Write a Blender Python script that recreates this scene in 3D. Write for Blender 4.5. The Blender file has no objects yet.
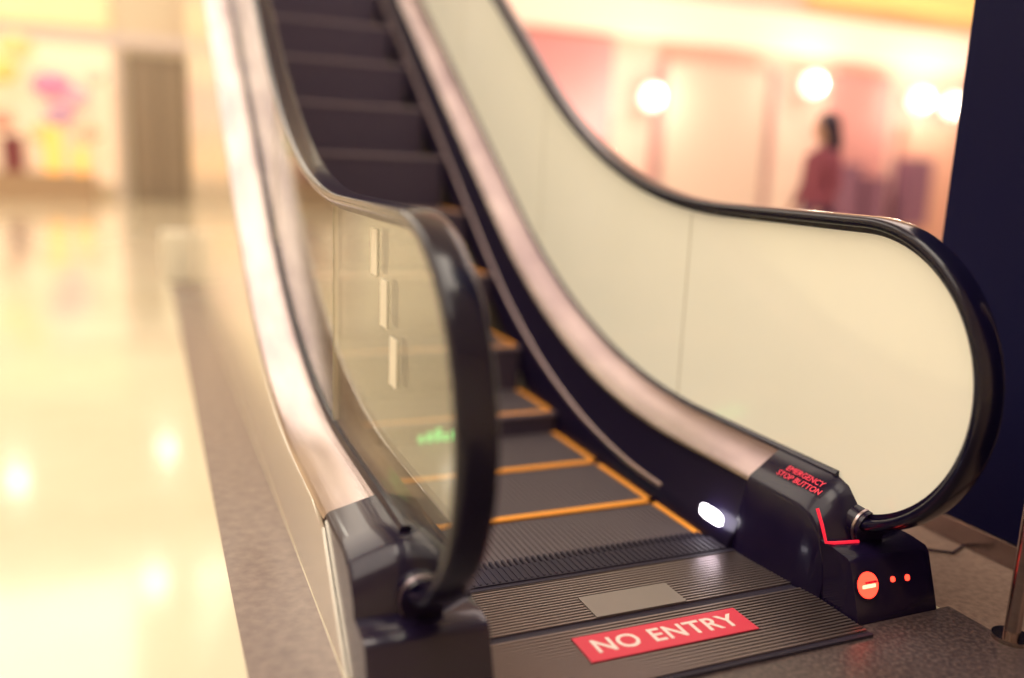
import bpy, bmesh, math, random
from mathutils import Vector, Matrix
random.seed(4)
S=bpy.context.scene
S.view_settings.view_transform='Standard'
# ---------------------------------------------------------------- helpers
def mat(name,col,rough=.5,metal=0,emit=None,es=0,coat=0,noise=None,bump=None,spec=None):
    m=bpy.data.materials.new(name); m.use_nodes=True
    nt=m.node_tree; b=nt.nodes['Principled BSDF']
    b.inputs['Base Color'].default_value=(*col,1); b.inputs['Roughness'].default_value=rough
    b.inputs['Metallic'].default_value=metal; b.inputs['Coat Weight'].default_value=coat
    b.inputs['Coat Roughness'].default_value=.06
    if spec is not None: b.inputs['Specular IOR Level'].default_value=spec
    if emit: b.inputs['Emission Color'].default_value=(*emit,1); b.inputs['Emission Strength'].default_value=es
    tc=nt.nodes.new('ShaderNodeTexCoord')
    if noise:
        scale,col2,lo,hi=noise[:4]; stretch=noise[4] if len(noise)>4 else (1,1,1)
        mp=nt.nodes.new('ShaderNodeMapping'); mp.inputs['Scale'].default_value=stretch
        n=nt.nodes.new('ShaderNodeTexNoise'); n.inputs['Scale'].default_value=scale; n.inputs['Detail'].default_value=4
        r=nt.nodes.new('ShaderNodeValToRGB'); r.color_ramp.elements[0].position=lo; r.color_ramp.elements[1].position=hi
        r.color_ramp.elements[0].color=(*col,1); r.color_ramp.elements[1].color=(*col2,1)
        nt.links.new(tc.outputs['Object'],mp.inputs[0]); nt.links.new(mp.outputs[0],n.inputs[0])
        nt.links.new(n.outputs[0],r.inputs[0]); nt.links.new(r.outputs[0],b.inputs['Base Color'])
    if bump:
        scale,st,stretch=bump
        mp=nt.nodes.new('ShaderNodeMapping'); mp.inputs['Scale'].default_value=stretch
        n=nt.nodes.new('ShaderNodeTexNoise'); n.inputs['Scale'].default_value=scale
        bp=nt.nodes.new('ShaderNodeBump'); bp.inputs['Strength'].default_value=st; bp.inputs['Distance'].default_value=.01
        nt.links.new(tc.outputs['Object'],mp.inputs[0]); nt.links.new(mp.outputs[0],n.inputs[0])
        nt.links.new(n.outputs[0],bp.inputs['Height']); nt.links.new(bp.outputs[0],b.inputs['Normal'])
    return m
def obj(name,verts,faces,m=None,parent=None,smooth=False):
    me=bpy.data.meshes.new(name); me.from_pydata([tuple(v) for v in verts],[],faces); me.update()
    bm=bmesh.new(); bm.from_mesh(me); bmesh.ops.recalc_face_normals(bm,faces=bm.faces); bm.to_mesh(me); bm.free()
    o=bpy.data.objects.new(name,me); S.collection.objects.link(o)
    if m: me.materials.append(m)
    if parent: o.parent=parent
    if smooth:
        for p in me.polygons: p.use_smooth=True
    return o
def empty(name,loc=(0,0,0)):
    e=bpy.data.objects.new(name,None); S.collection.objects.link(e); e.location=loc; e.empty_display_size=.2; return e
BF=[(0,1,3,2),(4,6,7,5),(0,4,5,1),(2,3,7,6),(0,2,6,4),(1,5,7,3)]
def boxes(name,bl,m,parent=None,bevel=0):
    v=[];f=[]
    for (x0,x1,y0,y1,z0,z1) in bl:
        k=len(v)
        for x in (x0,x1):
            for y in (y0,y1):
                for z in (z0,z1): v.append((x,y,z))
        f+= [tuple(k+i for i in q) for q in BF]
    o=obj(name,v,f,m,parent)
    if bevel:
        b=o.modifiers.new('bevel','BEVEL'); b.width=bevel; b.segments=2
    return o
def sweep(name,secs,m,parent=None,closed=True,caps=True,smooth=False):
    n=len(secs[0]); v=[p for s in secs for p in s]; f=[]
    for i in range(len(secs)-1):
        for j in range(n if closed else n-1):
            a=i*n+j; b=i*n+(j+1)%n
            f.append((a,b,b+n,a+n))
    if caps and closed:
        f.append(tuple(range(n))); f.append(tuple(range((len(secs)-1)*n,len(secs)*n)))
    o=obj(name,v,f,m,parent)
    if smooth:
        for p in o.data.polygons: p.use_smooth=True
        try: o.data.set_sharp_from_angle(angle=math.radians(40))
        except Exception: pass
    return o
def sphere(name,c,r,m,parent=None,sc=(1,1,1),seg=20):
    bm=bmesh.new(); bmesh.ops.create_uvsphere(bm,u_segments=seg,v_segments=seg//2+2,radius=r)
    for q in bm.verts: q.co=Vector((q.co.x*sc[0]+c[0],q.co.y*sc[1]+c[1],q.co.z*sc[2]+c[2]))
    me=bpy.data.meshes.new(name); bm.to_mesh(me); bm.free()
    o=bpy.data.objects.new(name,me); S.collection.objects.link(o); me.materials.append(m)
    for p in me.polygons: p.use_smooth=True
    if parent:o.parent=parent
    return o
def cyl(name,p0,p1,r,m,parent=None,seg=24,r2=None):
    p0=Vector(p0);p1=Vector(p1);d=(p1-p0); q=d.to_track_quat('Z','Y')
    secs=[]
    for p,rr in ((p0,r),(p1,r if r2 is None else r2)):
        secs.append([p+q@Vector((rr*math.cos(2*math.pi*i/seg),rr*math.sin(2*math.pi*i/seg),0)) for i in range(seg)])
    return sweep(name,secs,m,parent,smooth=True)
def text(name,s,size,loc,xd,yd,m,parent=None,ext=.001,bold=.0,space=1):
    c=bpy.data.curves.new(name,'FONT'); c.body=s; c.size=size; c.align_x='CENTER'; c.align_y='CENTER'; c.extrude=ext; c.offset=bold; c.space_character=space
    o=bpy.data.objects.new(name,c); S.collection.objects.link(o); c.materials.append(m)
    X=Vector(xd).normalized(); Y=Vector(yd).normalized(); Z=X.cross(Y)
    M=Matrix((X,Y,Z)).transposed().to_4x4(); M.translation=Vector(loc)
    if parent:o.parent=parent
    o.matrix_world=M
    return o
# ---------------------------------------------------------------- camera
cd=bpy.data.cameras.new('camera'); cam=bpy.data.objects.new('camera',cd); S.collection.objects.link(cam); S.camera=cam
R=Vector((.923,-.3825,.0399)).normalized(); Fw=Vector((.3828,.9026,-.1968)).normalized()
U=R.cross(Fw).normalized(); R=Fw.cross(U).normalized()
M=Matrix((R,U,-Fw)).transposed().to_4x4(); M.translation=Vector((0,0,1.1)); cam.matrix_world=M
cd.sensor_width=36; cd.lens=866/1024*36; cd.clip_start=.05; cd.clip_end=200
cd.dof.use_dof=True; cd.dof.focus_distance=2.25; cd.dof.aperture_fstop=.46
# ---------------------------------------------------------------- materials
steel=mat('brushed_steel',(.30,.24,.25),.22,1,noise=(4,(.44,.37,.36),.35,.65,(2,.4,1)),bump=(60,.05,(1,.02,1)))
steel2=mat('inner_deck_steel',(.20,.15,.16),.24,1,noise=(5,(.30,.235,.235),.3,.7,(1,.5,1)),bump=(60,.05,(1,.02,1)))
clad=mat('cladding_steel',(.88,.83,.74),.20,.65,bump=(40,.03,(1,.02,1)))
black=mat('black_gloss',(.009,.005,.026),.22,0,coat=.2,spec=.22)
capm=mat('newel_cap_dark',(.014,.009,.032),.2,.1,coat=.35,spec=.3)
rubber=mat('handrail_rubber',(.004,.003,.020),.2,0,coat=.3,spec=.3)
skirtm=mat('skirt_black',(.011,.007,.028),.3,.2,spec=.3)
trimm=mat('trim_silver',(.42,.34,.38),.3,1)
treadm=mat('step_metal',(.13,.108,.13),.5,.3)
nosem=mat('step_nosing',(.27,.22,.29),.4,.3)
riserm=mat('riser_metal',(.085,.064,.115),.5,.3)
yellow=mat('yellow_paint',(.90,.36,.05),.45)
ribm=mat('landing_aluminium',(.26,.205,.215),.32,.85)
grooveM=mat('landing_groove',(.015,.010,.030),.6)
red=mat('sign_red',(.68,.03,.08),.4)
white=mat('sign_white',(.85,.74,.74),.4)
redE=mat('red_led',(.5,0,0),.4,emit=(1,.04,.02),es=4.5)
redT=mat('red_lettering',(.7,.04,.08),.4,emit=(1,.03,.08),es=.45)
whiteE=mat('comb_lamp_glow',(1,1,1),.4,emit=(1,.93,1),es=9)
greenE=mat('added_green_glow',(.1,.6,.2),.4,emit=(.15,1,.3),es=1.1)
panel=mat('frosted_glass',(.89,.86,.71),.14,0,coat=.9,emit=(1,.94,.75),es=.22,noise=(1.1,(.94,.91,.78),.3,.7))  # weak emission added to keep the pane bright under the dimmed lights
joint=mat('joint_grey',(.55,.50,.38),.5)
glass=bpy.data.materials.new('clear_glass'); glass.use_nodes=True; nt=glass.node_tree; nt.nodes.clear()
o_=nt.nodes.new('ShaderNodeOutputMaterial'); mx=nt.nodes.new('ShaderNodeMixShader'); tr=nt.nodes.new('ShaderNodeBsdfTransparent'); gl=nt.nodes.new('ShaderNodeBsdfGlossy'); lw=nt.nodes.new('ShaderNodeLayerWeight')
pw=nt.nodes.new('ShaderNodeMath'); pw.operation='POWER'; pw.inputs[1].default_value=3.3; ma=nt.nodes.new('ShaderNodeMath'); ma.operation='MULTIPLY_ADD'; ma.inputs[1].default_value=.8; ma.inputs[2].default_value=.06
tr.inputs[0].default_value=(.93,.96,.90,1); gl.inputs['Roughness'].default_value=.01; lw.inputs[0].default_value=.5
nt.links.new(lw.outputs['Facing'],pw.inputs[0]); nt.links.new(pw.outputs[0],ma.inputs[0]); nt.links.new(ma.outputs[0],mx.inputs[0]); nt.links.new(tr.outputs[0],mx.inputs[1]); nt.links.new(gl.outputs[0],mx.inputs[2]); nt.links.new(mx.outputs[0],o_.inputs[0])
# ---------------------------------------------------------------- escalator profile
SL=.70; RUN=6.0
def r_(Y,c,L): 
    return 0 if Y<c-L else (SL*(Y-c) if Y>c+L else SL*(Y-c+L)**2/(4*L))
def deckZ(Y): return .30+r_(Y,3.2,.85)-r_(Y,3.2+RUN,.85)
def railZ(Y): return .992+r_(Y,3.08,.75)-r_(Y,3.08+RUN,.75)
def pitchZ(Y): return r_(Y,3.13,.5)-r_(Y,3.13+RUN,.5)
XC=1.117; XL=.503; XR=1.731; TOPY=11.1
esc=empty('escalator',(0,0,0))
def rng(a,b,n): return [a+(b-a)*i/n for i in range(n+1)]
YS=rng(1.95,2.35,3)+rng(2.35,4.1,24)[1:]+rng(4.1,8.2,8)[1:]+rng(8.2,10.1,24)[1:]+rng(10.1,TOPY-.35,4)[1:]
cy,cz,rr=1.72,.592,.40
ty,tz=TOPY-.4,.592+RUN*SL
def railpath(r):
    pts=[]
    for i in range(0,49):
        a=math.radians(-80-(190)*i/48)
        pts.append((cy+r*math.cos(a),cz+r*math.sin(a),math.cos(a),math.sin(a)))
    dz=r-rr
    for Y in rng(1.9,2.3,2)+rng(2.35,3.85,20)+rng(4.1,8.1,8)+rng(8.3,9.85,20)+rng(10.1,ty-.1,2):
        s=(railZ(Y+.01)-railZ(Y-.01))/.02; l=math.hypot(1,s); ny,nz=-s/l,1/l
        pts.append((Y+ny*dz,railZ(Y)+nz*dz,ny,nz))
    for i in range(0,33):
        a=math.radians(90-170*i/32)
        pts.append((ty+r*math.cos(a),tz+r*math.sin(a),math.cos(a),math.sin(a)))
    return pts
rp=railpath(rr)
def railprof():
    w,t=.041,.034; pr=[]
    for i in range(20):
        a=2*math.pi*i/20; c,s=math.cos(a),math.sin(a)
        pr.append((w*math.copysign(abs(c)**.6,c),t/2*math.copysign(abs(s)**.75,s)))
    return pr
def build_side(gx,sgn,glassmat,tag):
    ins=-sgn
    X=lambda t: gx+ins*t
    P=railprof()
    sweep(f'handrail_{tag}',[[ (gx+a,y+ny*b,z+nz*b) for a,b in P] for (y,z,ny,nz) in rp],rubber,esc,smooth=True)
    g=[(-.016,-.028),(.016,-.028),(.016,-.012),(-.016,-.012)]
    sweep(f'handrail_guide_{tag}',[[ (gx+a,y+ny*b,z+nz*b) for a,b in g] for (y,z,ny,nz) in rp],black,esc)
    secs=[]; r2=rr-.026
    ysg=[cy-r2*math.cos(math.radians(a)) for a in (2,6,12,20,28,36,44,52,60,68,76,84)]+[1.72,1.8,1.9]+YS+[TOPY-.25]
    for Y in ysg:
        if Y<1.72:
            h=math.sqrt(max(0,r2*r2-(cy-Y)**2)); zb,zt=cz-h,cz+h
        elif Y<ty:
            s=(railZ(Y+.01)-railZ(Y-.01))/.02
            zb,zt=deckZ(Y)-.06,railZ(Y)-.026*math.hypot(1,s)
        else:
            h=math.sqrt(max(0,r2*r2-(Y-ty)**2)); zb,zt=tz-h*.7,tz+h
        secs.append([(gx-.006,Y,zb),(gx+.006,Y,zb),(gx+.006,Y,zt),(gx-.006,Y,zt)])
    sweep(f'balustrade_glass_{tag}',secs,glassmat,esc)
    for k,Yj in enumerate((2.53,3.78,5.0,6.25,7.5,8.75)):
        boxes(f'glass_joint_{tag}_{k}',[(gx-.0075,gx+.0075,Yj-.0018,Yj+.0018,deckZ(Yj),railZ(Yj)-.04)],joint,esc)
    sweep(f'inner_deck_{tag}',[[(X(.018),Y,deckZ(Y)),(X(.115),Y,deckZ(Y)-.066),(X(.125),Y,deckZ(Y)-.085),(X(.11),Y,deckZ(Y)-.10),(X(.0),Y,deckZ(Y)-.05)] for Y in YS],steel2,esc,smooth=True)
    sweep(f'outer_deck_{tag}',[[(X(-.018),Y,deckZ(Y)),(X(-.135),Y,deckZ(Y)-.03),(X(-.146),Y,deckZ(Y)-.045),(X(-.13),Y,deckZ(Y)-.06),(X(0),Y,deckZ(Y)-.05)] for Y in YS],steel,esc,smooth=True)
    sweep(f'glass_gasket_{tag}',[[(X(.02),Y,deckZ(Y)-.02),(X(.02),Y,deckZ(Y)+.006),(X(.012),Y,deckZ(Y)+.014),(X(-.012),Y,deckZ(Y)+.014),(X(-.02),Y,deckZ(Y)+.006),(X(-.02),Y,deckZ(Y)-.02)] for Y in [1.73,1.8]+YS],black,esc)
    sweep(f'skirt_{tag}',[[(X(.115),Y,deckZ(Y)-.09),(X(.165),Y,deckZ(Y)-.24),(X(.185),Y,deckZ(Y)-.27),(X(.185),Y,max(0.001,pitchZ(Y)-.12)),(X(.12),Y,max(0.001,pitchZ(Y)-.12))] for Y in YS],skirtm,esc,smooth=True)
    sweep(f'skirt_deflector_{tag}',[[(X(.160),Y,deckZ(Y)-.232),(X(.171),Y,deckZ(Y)-.238),(X(.173),Y,deckZ(Y)-.25),(X(.165),Y,deckZ(Y)-.255)] for Y in YS if Y>2.29],trimm,esc,smooth=True)
    cl=[]
    for Y in [1.68,1.75,1.85]+YS:
        zt=min(deckZ(Y)-.045,max(.002,(Y-1.68)*.87))
        zb=0.0 if Y<7.85 else max(0,deckZ(Y)-1.1)
        cl.append([(X(-.150),Y,zb),(X(-.142),Y,zb),(X(-.142),Y,zt),(X(-.150),Y,zt)])
    sweep(f'outer_cladding_{tag}',cl,clad,esc)
    def Zt(Y):
        T=[(1.62,.15),(1.63,.20),(1.655,.25),(1.69,.285),(1.74,.302),(1.97,.303)]
        for (a,b),(c,d) in zip(T,T[1:]):
            if Y<=c: return b+(d-b)*(Y-a)/(c-a)
        return .303
    cs=[]
    for Y in (1.62,1.63,1.642,1.655,1.67,1.69,1.715,1.74,1.8,1.87,1.951 if sgn<0 else 1.90):
        z=Zt(Y); k=(Y-1.62)/.33
        cs.append([(X(-.1405),Y,.001),(X(-.1405),Y,z-.04),(X(-.13),Y,z-.03),(X(-.02),Y,z),(X(.02),Y,z),(X(.118),Y,z-.07),(X(.128),Y,z-.088),(X(.135+.045*k),Y,.001)])
    if sgn>0: cs.append([(p[0],1.96,p[2]) for p in cs[-1]])
    sweep(f'newel_cap_{tag}',cs,capm if sgn<0 else black,esc,smooth=True)
    pl=[]
    for Y,z in ((1.487,.004),(1.495,.03),(1.535,.145),(1.548,.158),(1.60,.165),(1.68,.165)):
        pl.append([(X(-.141),Y,.0),(X(-.141),Y,z-.002),(X(-.13),Y,z),(X(.11),Y,z),(X(.125),Y,z-.003),(X(.128),Y,.0)])
    sweep(f'newel_plinth_{tag}',pl,capm if sgn<0 else black,esc,smooth=True)
    cyl(f'handrail_inlet_{tag}',(gx,1.60,.195),(gx,1.70,.20),.05,black,esc)
    cyl(f'inlet_ring_{tag}',(gx,1.612,.195),(gx,1.620,.195),.053,trimm,esc)
build_side(XL,-1,glass,'left')
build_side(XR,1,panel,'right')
# steps
tr_b=[];rib=[];yel=[];ris=[];risrib=[];nos=[]
x0,x1=XC-.424,XC+.424
Y=2.33-.4
while Y<10.0:
    z=pitchZ(Y)+.004; zp=max(0,pitchZ(Y-.4)) 
    ys=max(Y,2.0)
    tr_b.append((x0,x1,ys,Y+.41,z-.01 if z>.02 else 0.0005,z))
    n=46; w=(x1-x0)/n
    for i in range(n):
        xx=x0+i*w
        ex=.022
        if xx<x0+ex or xx>x1-ex-.01: continue
        rib.append((xx+.004,xx+.014,ys+.045,Y+.395,z,z+.004))
    if z>.03: nos.append((x0,x1,Y-.001,Y+.014,z-.008,z+.0075))
    yel.append((x0,x1,ys+.012,ys+.042,z,z+.0065)); yel.append((x0,x0+.022,ys+.012,Y+.395,z,z+.0065)); yel.append((x1-.022,x1,ys+.012,Y+.395,z,z+.0065))
    zb=max(0.0005,z-.30)
    if z>.03:
        ris.append((x0+.003,x1-.003,Y+.012,Y+.03,zb,z-.002))
        for i in range(n):
            xx=x0+i*w
            risrib.append((xx+.004,xx+.013,Y+.004,Y+.013,max(zp+.008,zb),z-.003))
    Y+=.4
# side line of the step emerging from under the comb
yel.append((x1-.022,x1,2.075,2.33,.004,.0105)); yel.append((x0,x0+.022,2.075,2.33,.004,.0105))
boxes('step_treads',tr_b,treadm,esc); boxes('step_ribs',rib,treadm,esc); boxes('step_demarcation_lines',[y for y in yel if y[2]>2.02],yellow,esc)
boxes('step_risers',ris,riserm,esc); boxes('riser_ribs',risrib,riserm,esc); boxes('step_nosings',nos,nosem,esc)
boxes('added_gap_glow',[(.945+i*.035,.965+i*.035,3.112,3.128,.02,.045+.012*((i*7)%3)) for i in range(5)],greenE,esc)  # glowing slits added between steps to supply a green glow behind the glass
# landing
lx0,lx1=XC-.485,XC+.485
boxes('landing_base',[(lx0,lx1,1.44,2.0,0,.007)],grooveM,esc)
rb=[]
y=1.452
while y<1.93:
    if not 1.688<y<1.704: rb.append((lx0+.005,lx1-.005,y,y+.0068,.006,.0125))
    y+=.0125
boxes('landing_ribs',rb,ribm,esc)
boxes('landing_trim',[(lx0,lx1,1.434,1.442,0,.009),(lx0,lx1,1.93,1.945,.0,.014)],grooveM,esc)
boxes('comb_plate',[(x0,x1,1.945,2.03,.0,.018)],grooveM,esc)
cb=[];n=46;w=(x1-x0)/n
for i in range(n):
    xx=x0+i*w; cb.append((xx-.0035,xx+.0035,2.03,2.075,.006,.017)); cb.append((xx-.003,xx+.003,1.95,2.03,.018,.021))
boxes('comb_teeth',cb,grooveM,esc)
boxes('maker_plate',[(.985,1.247,1.714,1.818,.012,.0155)],mat('plate_aluminium',(.26,.225,.225),.4,.5),esc)
# top landing
boxes('upper_landing',[(lx0,lx1,9.95,TOPY-.1,RUN*SL-.1,RUN*SL+.02)],ribm,esc)
boxes('truss_soffit',[(XL-.14,XR+.14,TOPY-.6,TOPY-.1,RUN*SL-.6,RUN*SL-.12)],clad,esc)
secs=[]
for Yq in [7.86]+[q for q in YS if q>7.9]:
    zz=deckZ(Yq)-1.1; secs.append([(XL-.14,Yq,zz),(XR+.14,Yq,zz),(XR+.14,Yq,zz+.03),(XL-.14,Yq,zz+.03)])
sweep('truss_underside',secs,clad,esc)
boxes('enclosure_back',[(XL-.14,XR+.14,7.83,7.86,0,deckZ(7.85)-.4)],clad,esc)
def disc(name,c,nrm,r,m,parent,sx=1,sy=1,th=.004,up=(0,0,1),pw=.8):
    N=Vector(nrm).normalized(); A=Vector(up).cross(N).normalized(); B=N.cross(A)
    secs=[]
    for d in (0,th):
        secs.append([Vector(c)+N*d+A*math.copysign(abs(math.cos(t))**pw,math.cos(t))*r*sx+B*math.copysign(abs(math.sin(t))**pw,math.sin(t))*r*sy for t in [2*math.pi*i/28 for i in range(28)]])
    return sweep(name,secs,m,parent)
disc('comb_lamp',(XR-.186,2.035,.085),(-1,0,.05),.03,whiteE,esc,1.9,.75,pw=.6)
disc('comb_lamp_left',(XL+.186,2.035,.085),(1,0,.05),.03,whiteE,esc,1.9,.75,pw=.6)
pn=(0,-.94,.34)
disc('indicator_bezel',(1.650,1.519,.09),pn,.041,black,esc,pw=1)
disc('indicator_light',(1.650,1.517,.091),pn,.033,redE,esc,pw=1)
arr=mat('indicator_arrow_dark',(.2,.0,.0),.4,emit=(.45,.0,.02),es=1)
boxes('indicator_bar',[(1.630,1.670,1.508,1.512,.087,.095)],mat('bar',(.2,.0,.0),.4,emit=(1,.65,.35),es=2),esc)
boxes('indicator_slots',[(1.632,1.668,1.5135,1.516,.072,.075),(1.632,1.668,1.503,1.508,.103,.106)],arr,esc)
disc('key_switch_light',(1.735,1.519,.093),pn,.007,redE,esc)
disc('stop_lamp',(1.785,1.519,.09),pn,.008,redE,esc)
def tube(name,pts,r,m,parent):
    c=bpy.data.curves.new(name,'CURVE'); c.dimensions='3D'; c.bevel_depth=r; s=c.splines.new('POLY'); s.points.add(len(pts)-1)
    for p,q in zip(s.points,pts): p.co=(*q,1)
    c.materials.append(m); o=bpy.data.objects.new(name,c); S.collection.objects.link(o)
    if parent:o.parent=parent
    return o
redS=mat('red_led_strip',(.4,0,.02),.4,emit=(1,.02,.05),es=.8)
tube('led_strip',[(1.600,1.665,.245),(1.598,1.64,.21),(1.597,1.618,.17),(1.62,1.612,.168),(1.69,1.60,.168)],.0045,redS,esc)
text('emergency_lettering','EMERGENCY\nSTOP BUTTON',.026,(1.661,1.80,.271),(0,-1,0),(.82,0,.57),redT,esc,.0006,.0)
sk=mat('mark_white',(.85,.82,.72),.4)  # white rectangles on the outer face of the left pane
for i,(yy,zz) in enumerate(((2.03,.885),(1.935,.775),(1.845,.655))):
    boxes(f'glass_mark_{i}',[(XL-.0085,XL-.0062,yy-.03,yy+.03,zz-.055,zz+.055)],sk,esc)
sg=empty('no_entry_sign',(0,0,0))
boxes('plate',[(.88,1.34,1.54,1.645,.0128,.0155)],red,sg)
text('lettering','NO ENTRY',.076,(1.11,1.592,.0158),(1,0,0),(0,1,0),white,sg,.0004,.0013,1.08)
# ---------------------------------------------------------------- room
floorm=mat('cream_polished_floor',(.70,.63,.47),.12,0,coat=.3,noise=(.8,(.80,.74,.58),.3,.7))
granite=mat('granite_strip',(.19,.145,.14),.22,0,noise=(30,(.27,.21,.20),.3,.7))
granite2=mat('dark_granite',(.05,.035,.04),.35,0,noise=(90,(.14,.10,.10),.4,.7))
brownf=mat('brown_floor',(.22,.15,.13),.35,0,noise=(50,(.32,.23,.19),.35,.65))
wallm=mat('wall_peach',(.84,.52,.46),.6,noise=(.35,(.90,.76,.64),.35,.65))
wallc=mat('wall_cream',(.84,.77,.62),.6,noise=(.4,(.82,.68,.54),.35,.65))
ceilm=mat('ceiling_white',(.85,.80,.72),.8)
boxes('floor',[(-9,18,-7,22,-.2,-.0005)],floorm)
boxes('floor_strip_granite',[(.16,XL-.152,-7,7.9,-.1,.0008)],granite)
boxes('floor_granite_landing',[(XL-.152,1.92,-7,1.49,-.1,.0007)],granite2)
boxes('floor_brown',[(XR+.16,2.3,1.49,7.9,-.1,.0006),(1.92,4.5,-7,1.49,-.1,.0006)],brownf)
boxes('partition_block',[(.10,.34,7.92,8.15,0.001,.42)],mat('partition_white',(.9,.86,.74),.5),bevel=.01)
boxes('wall_back',[(-9,2.5,22,22.2,0,8)],wallc)
boxes('wall_shops',[(2.5,18,12.2,12.4,0,8)],wallm)
boxes('wall_corner',[(2.5,2.7,12.4,22,0,8)],wallc)
boxes('wall_left',[(-9.2,-9,-7,22.2,0,8)],wallc)
boxes('wall_right',[(18,18.2,-7,12.4,0,8)],wallm)
boxes('wall_front',[(-9,18,-7.2,-7,0,8)],wallc)
boxes('ceiling',[(-9.2,18.2,-7.2,22.2,8,8.2)],ceilm)
boxes('mezzanine_floor',[(.2,2.1,11.05,14,3.9,4.2)],ceilm)
boxes('mezzanine_column',[(.8,1.4,12,12.5,0,3.9)],wallc)
navy=mat('navy_pillar',(.003,.003,.036),.5,spec=.12)
boxes('pillar',[(2.3,3.1,.7,2.0,0,8)],navy)
boxes('baseboard_pillar',[(2.285,3.115,.685,2.015,0.001,.075)],steel,bevel=.004)
ps=empty('stainless_post'); cyl('tube',(1.93,1.315,0.001),(1.93,1.315,.92),.019,steel,ps); cyl('foot',(1.93,1.315,0.001),(1.93,1.315,.012),.045,steel,ps); sphere('knob',(1.93,1.315,.93),.026,steel,ps)
tube('floor_cable',[(2.28,1.75,.008),(2.2,1.72,.008),(2.12,1.78,.008),(2.03,1.74,.008),(1.96,1.66,.008),(1.885,1.62,.008)],.004,black,None)
# ---------------------------------------------------------------- lights
def area(name,loc,size,sy,e,col=(1,.89,.75),rot=(0,0,0)):
    l=bpy.data.lights.new(name,'AREA'); l.shape='RECTANGLE'; l.size=size; l.size_y=sy; l.energy=e; l.color=col
    o=bpy.data.objects.new(name,l); S.collection.objects.link(o); o.location=loc; o.rotation_euler=rot; return o
area('ceiling_light_hall',(-3.5,12,7.9),6,14,840)
area('ceiling_light_near',(-3,1,7.9),6,6,320)
area('ceiling_light_shops',(9,6,7.9),8,8,640,(1,.83,.75))
area('ceiling_light_escalator',(1,1.5,7.9),3,3,200)
lampE=mat('lamp_glow',(1,1,1),.4,emit=(1,.93,.78),es=9)
lampS=mat('wall_lamp_glow',(1,1,1),.4,emit=(1,.88,.74),es=2.2)
def pendant(x,y,z,r=.2):
    e=empty('pendant_lamp',(0,0,0)); sphere('globe',(x,y,z),r,lampE,e); cyl('cord',(x,y,z+r),(x,y,8),.012,black,e,8)
for p in ((-2.5,18.1,5.2),(-.1,13.2,5.3),(-2.6,13.5,5.4),(-4.6,16,5.2),(.2,19.5,5.3),(-4.8,10,5.3)): pendant(*p)
# back storefront (left)
sf=empty('toy_shopfront')
def em(n,c,s): return mat(n,c,.6,emit=c,es=s)
boxes('frame',[(-8.9,1.9,21.9,21.99,3.35,3.6),(-3.9,-3.75,21.8,21.99,0,3.4),(-.55,-.45,21.8,21.99,0,3.4)],white,sf)
boxes('lit_window',[(-3.7,-.6,21.93,21.99,.3,3.3)],em('win1',(1,.82,.60),.4),sf)
boxes('lit_window_2',[(-8.8,-3.95,21.93,21.99,.3,3.3)],em('win2',(1,.85,.6),.6),sf)
boxes('doorway',[(-.3,.95,21.9,21.99,0,3.2)],mat('door_grey',(.27,.21,.16),.6),sf)
boxes('door_panels',[(-.2,.28,21.87,21.9,.1,3.0),(.36,.85,21.87,21.9,.1,3.0)],mat('door_grey_light',(.33,.26,.20),.5),sf)
boxes('fascia',[(-3.7,-.6,21.85,21.93,3.65,4.4)],em('fas',(.90,.76,.45),.35),sf)
for i,(x,z,r,c) in enumerate(((-1.75,2.35,.36,(.9,.30,.5)),(-1.35,2.15,.28,(.95,.5,.62)),(-1.65,1.75,.26,(.6,.36,.55)),(-2.75,2.6,.34,(.90,.72,.25)),(-1.95,1.35,.26,(.5,.62,.3)),(-2.4,3.1,.3,(.75,.75,.35)),(-.95,2.6,.24,(1,.75,.62)),(-2.8,1.6,.28,(.8,.4,.3)),(-1.1,1.4,.22,(.9,.55,.4)))):
    sphere(f'balloon_{i}',(x,21.3,z),r,em(f'bal{i}',c,.2),sf,(1.15,.8,.8))
boxes('counter',[(-3.3,-1.0,21.0,21.4,0,.55)],mat('counter_m',(.5,.34,.22),.5),sf)
boxes('counter_goods',[(-2.75,-2.35,21.05,21.35,.55,1.3)],mat('goods_dark',(.25,.06,.07),.6),sf)
boxes('counter_goods_lit',[(-1.95,-1.65,21.05,21.35,.55,1.5),(-1.4,-1.15,21.05,21.35,.55,1.1)],em('goods',(1,.5,.12),.9),sf)
# right shops
sr=empty('fashion_shopfront')
boxes('cream_panel',[(7.5,9.5,12.0,12.19,0,2.75)],mat('crm',(.78,.62,.53),.6),sr)
boxes('panel_side_trim',[(7.42,7.5,11.95,12.19,0,2.8),(9.5,9.62,11.95,12.19,0,2.8)],mat('trm',(.42,.24,.24),.6),sr)
boxes('left_panel',[(4.2,6.6,12.05,12.19,0,3.0)],mat('pnk',(.76,.33,.35),.6),sr)
boxes('pink_bay',[(10.9,12.2,12.05,12.19,0,2.9)],mat('pk2',(.66,.30,.29),.6),sr)
boxes('orange_bay',[(12.6,15,12.05,12.19,0,2.1)],mat('orb',(.72,.40,.31),.6),sr)
boxes('clothes_rail_goods',[(10.9,11.3,11.6,11.9,.3,1.35),(11.5,11.9,11.6,11.9,.3,1.15),(12.3,12.9,11.6,11.9,.3,1.5)],mat('cloth',(.24,.11,.18),.8),sr)
boxes('fascia_sign',[(10.2,16.5,11.9,12.19,4.0,4.9)],em('fsy',(.9,.62,.22),.45),sr)
boxes('fascia_band',[(2.6,17.5,12.0,12.19,3.1,3.7)],em('fsb',(1,.74,.60),.4),sr)
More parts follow.
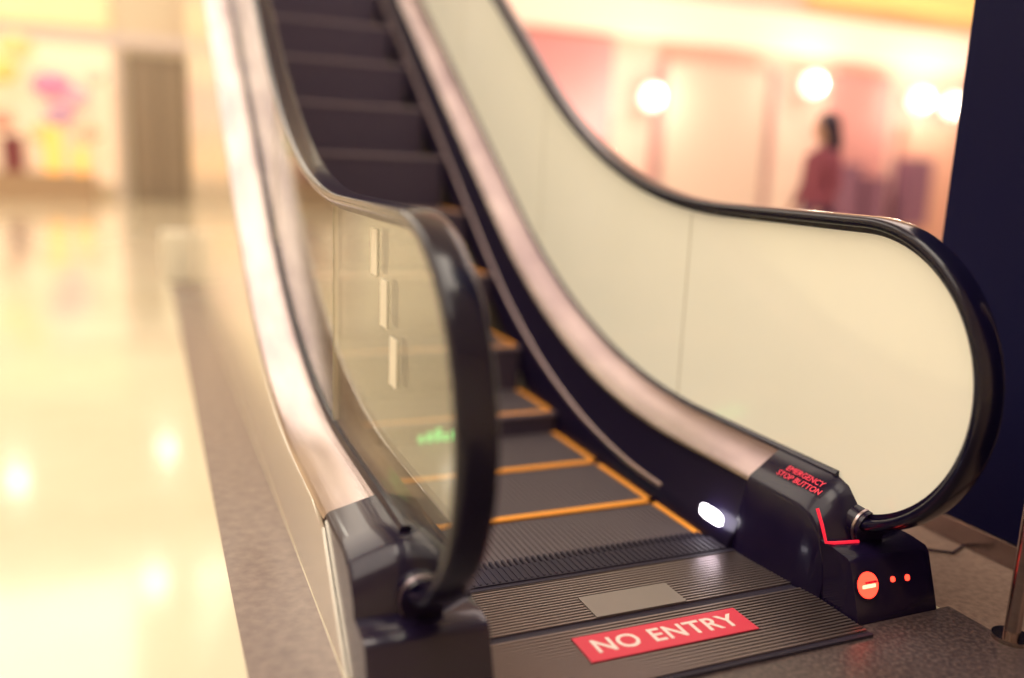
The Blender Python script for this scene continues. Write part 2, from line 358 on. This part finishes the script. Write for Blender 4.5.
for i,(x,z,sx) in enumerate(((7.15,2.2,.8),(10.2,2.6,.9),(12.6,2.5,.9),(13.4,2.45,.9),(5.9,1.45,.6))):
    sphere(f'wall_lamp_{i}',(x,11.8,z),.18,lampS,sr,(sx,1,1))
    cyl(f'wall_lamp_arm_{i}',(x,11.8,z),(x,12.19,z),.02,black,sr,8)
    l=bpy.data.lights.new('wall_lamp_bulb','POINT'); l.energy=42; l.color=(1,.86,.66); l.shadow_soft_size=.1
    o=bpy.data.objects.new('wall_lamp_bulb',l); S.collection.objects.link(o); o.location=(x,11.5,z); o.parent=sr
# ---------------------------------------------------------------- person
def person(px,py,rot,top,pants,hairc):
    e=empty('standing_shopper',(px,py,0)); e.rotation_euler=(0,0,rot); e.scale=(.97,.97,.95)
    J={'pel':(0,0,.92,.17),'wst':(0,0,1.07,.14),'chest':(0,0,1.25,.165),'nb':(0,0,1.39,.08),'nk':(0,.0,1.46,.052),
       'sl':(.17,0,1.34,.07),'el':(.23,0,1.09,.052),'wl':(.2,-.12,.87,.035),
       'sr':(-.17,0,1.34,.07),'er':(-.23,0,1.09,.052),'wr':(-.17,-.14,.90,.035),
       'hl':(.1,0,.82,.12),'kl':(.1,-.02,.48,.08),'al':(.1,.02,.09,.045),'tl':(.11,-.14,.04,.035),
       'hr':(-.1,0,.82,.12),'kr':(-.1,-.05,.48,.08),'ar':(-.1,.05,.09,.045),'tr':(-.11,-.11,.04,.035)}
    E=[('pel','wst'),('wst','chest'),('chest','nb'),('nb','nk'),('chest','sl'),('sl','el'),('el','wl'),('chest','sr'),('sr','er'),('er','wr'),
       ('pel','hl'),('hl','kl'),('kl','al'),('al','tl'),('pel','hr'),('hr','kr'),('kr','ar'),('ar','tr')]
    ks=list(J); me=bpy.data.meshes.new('body'); me.from_pydata([J[k][:3] for k in ks],[(ks.index(a),ks.index(b)) for a,b in E],[])
    b=bpy.data.objects.new('body',me); S.collection.objects.link(b); b.parent=e
    b.modifiers.new('skin','SKIN')
    for i,k in enumerate(ks): me.skin_vertices[0].data[i].radius=(J[k][3],J[k][3]*.8); 
    me.skin_vertices[0].data[0].use_root=True
    s=b.modifiers.new('sub','SUBSURF'); s.levels=2; s.render_levels=2
    m=mat('clothes',top,.8); nt=m.node_tree; tc=nt.nodes['Texture Coordinate']; sp=nt.nodes.new('ShaderNodeSeparateXYZ'); cr=nt.nodes.new('ShaderNodeValToRGB'); cr.color_ramp.interpolation='CONSTANT'
    mm=nt.nodes.new('ShaderNodeMath'); mm.operation='DIVIDE'; mm.inputs[1].default_value=2
    nt.links.new(tc.outputs['Object'],sp.inputs[0]); nt.links.new(sp.outputs[2],mm.inputs[0]); nt.links.new(mm.outputs[0],cr.inputs[0]); nt.links.new(cr.outputs[0],nt.nodes['Principled BSDF'].inputs['Base Color'])
    ce=cr.color_ramp.elements; ce[0].position=0; ce[0].color=(.03,.02,.02,1); ce[1].position=.04; ce[1].color=(*pants,1)
    q=ce.new(.46); q.color=(*top,1); q=ce.new(.712); q.color=(.62,.36,.26,1)
    me.materials.append(m)
    skin=mat('skin',(.62,.36,.26),.5); hair=mat('hair',hairc,.5); dk=mat('eye',(.02,.01,.01),.3); lip=mat('lip',(.5,.12,.12),.4)
    sphere('head',(0,-.01,1.57),.1,skin,e,(.78,.92,1.15)); sphere('hair',(0,.02,1.595),.115,hair,e,(.92,.95,1.1)); sphere('hair_back',(0,.06,1.46),.11,hair,e,(1.1,.7,1.7))
    sphere('nose',(0,-.108,1.56),.014,skin,e,(.8,1.2,1.5),8); sphere('mouth',(0,-.096,1.515),.018,lip,e,(1.2,.4,.4),8)
    for sx in (-1,1):
        sphere('eye_%d'%sx,(.03*sx,-.094,1.575),.01,dk,e,(1.2,.6,.7),8); sphere('ear_%d'%sx,(.08*sx,0,1.56),.02,skin,e,(.4,.8,1.3),8)
        w=Vector(J['wl' if sx>0 else 'wr'][:3]); d=(w-Vector(J['el' if sx>0 else 'er'][:3])).normalized()
        cyl('palm_%d'%sx,w,w+d*.09,.026,skin,e,10,.034)
        for k in range(4):
            o0=w+d*.085+Vector(((k-1.5)*.017,0,0)); cyl(f'finger_{sx}_{k}',o0,o0+d*(.06+.01*(k in(1,2)))+Vector((0,-.01,-.01)),.009,skin,e,8,.007)
        cyl('thumb_%d'%sx,w+d*.03+Vector((-.02*sx,0,0)),w+d*.08+Vector((-.05*sx,-.01,0)),.01,skin,e,8,.008)
    return e
person(5.2,5.8,math.radians(-100),(.26,.06,.10),(.10,.04,.10),(.03,.01,.035))
w=bpy.data.worlds.new('world'); S.world=w; w.use_nodes=True; w.node_tree.nodes['Background'].inputs[0].default_value=(1,.85,.7,1); w.node_tree.nodes['Background'].inputs[1].default_value=.3
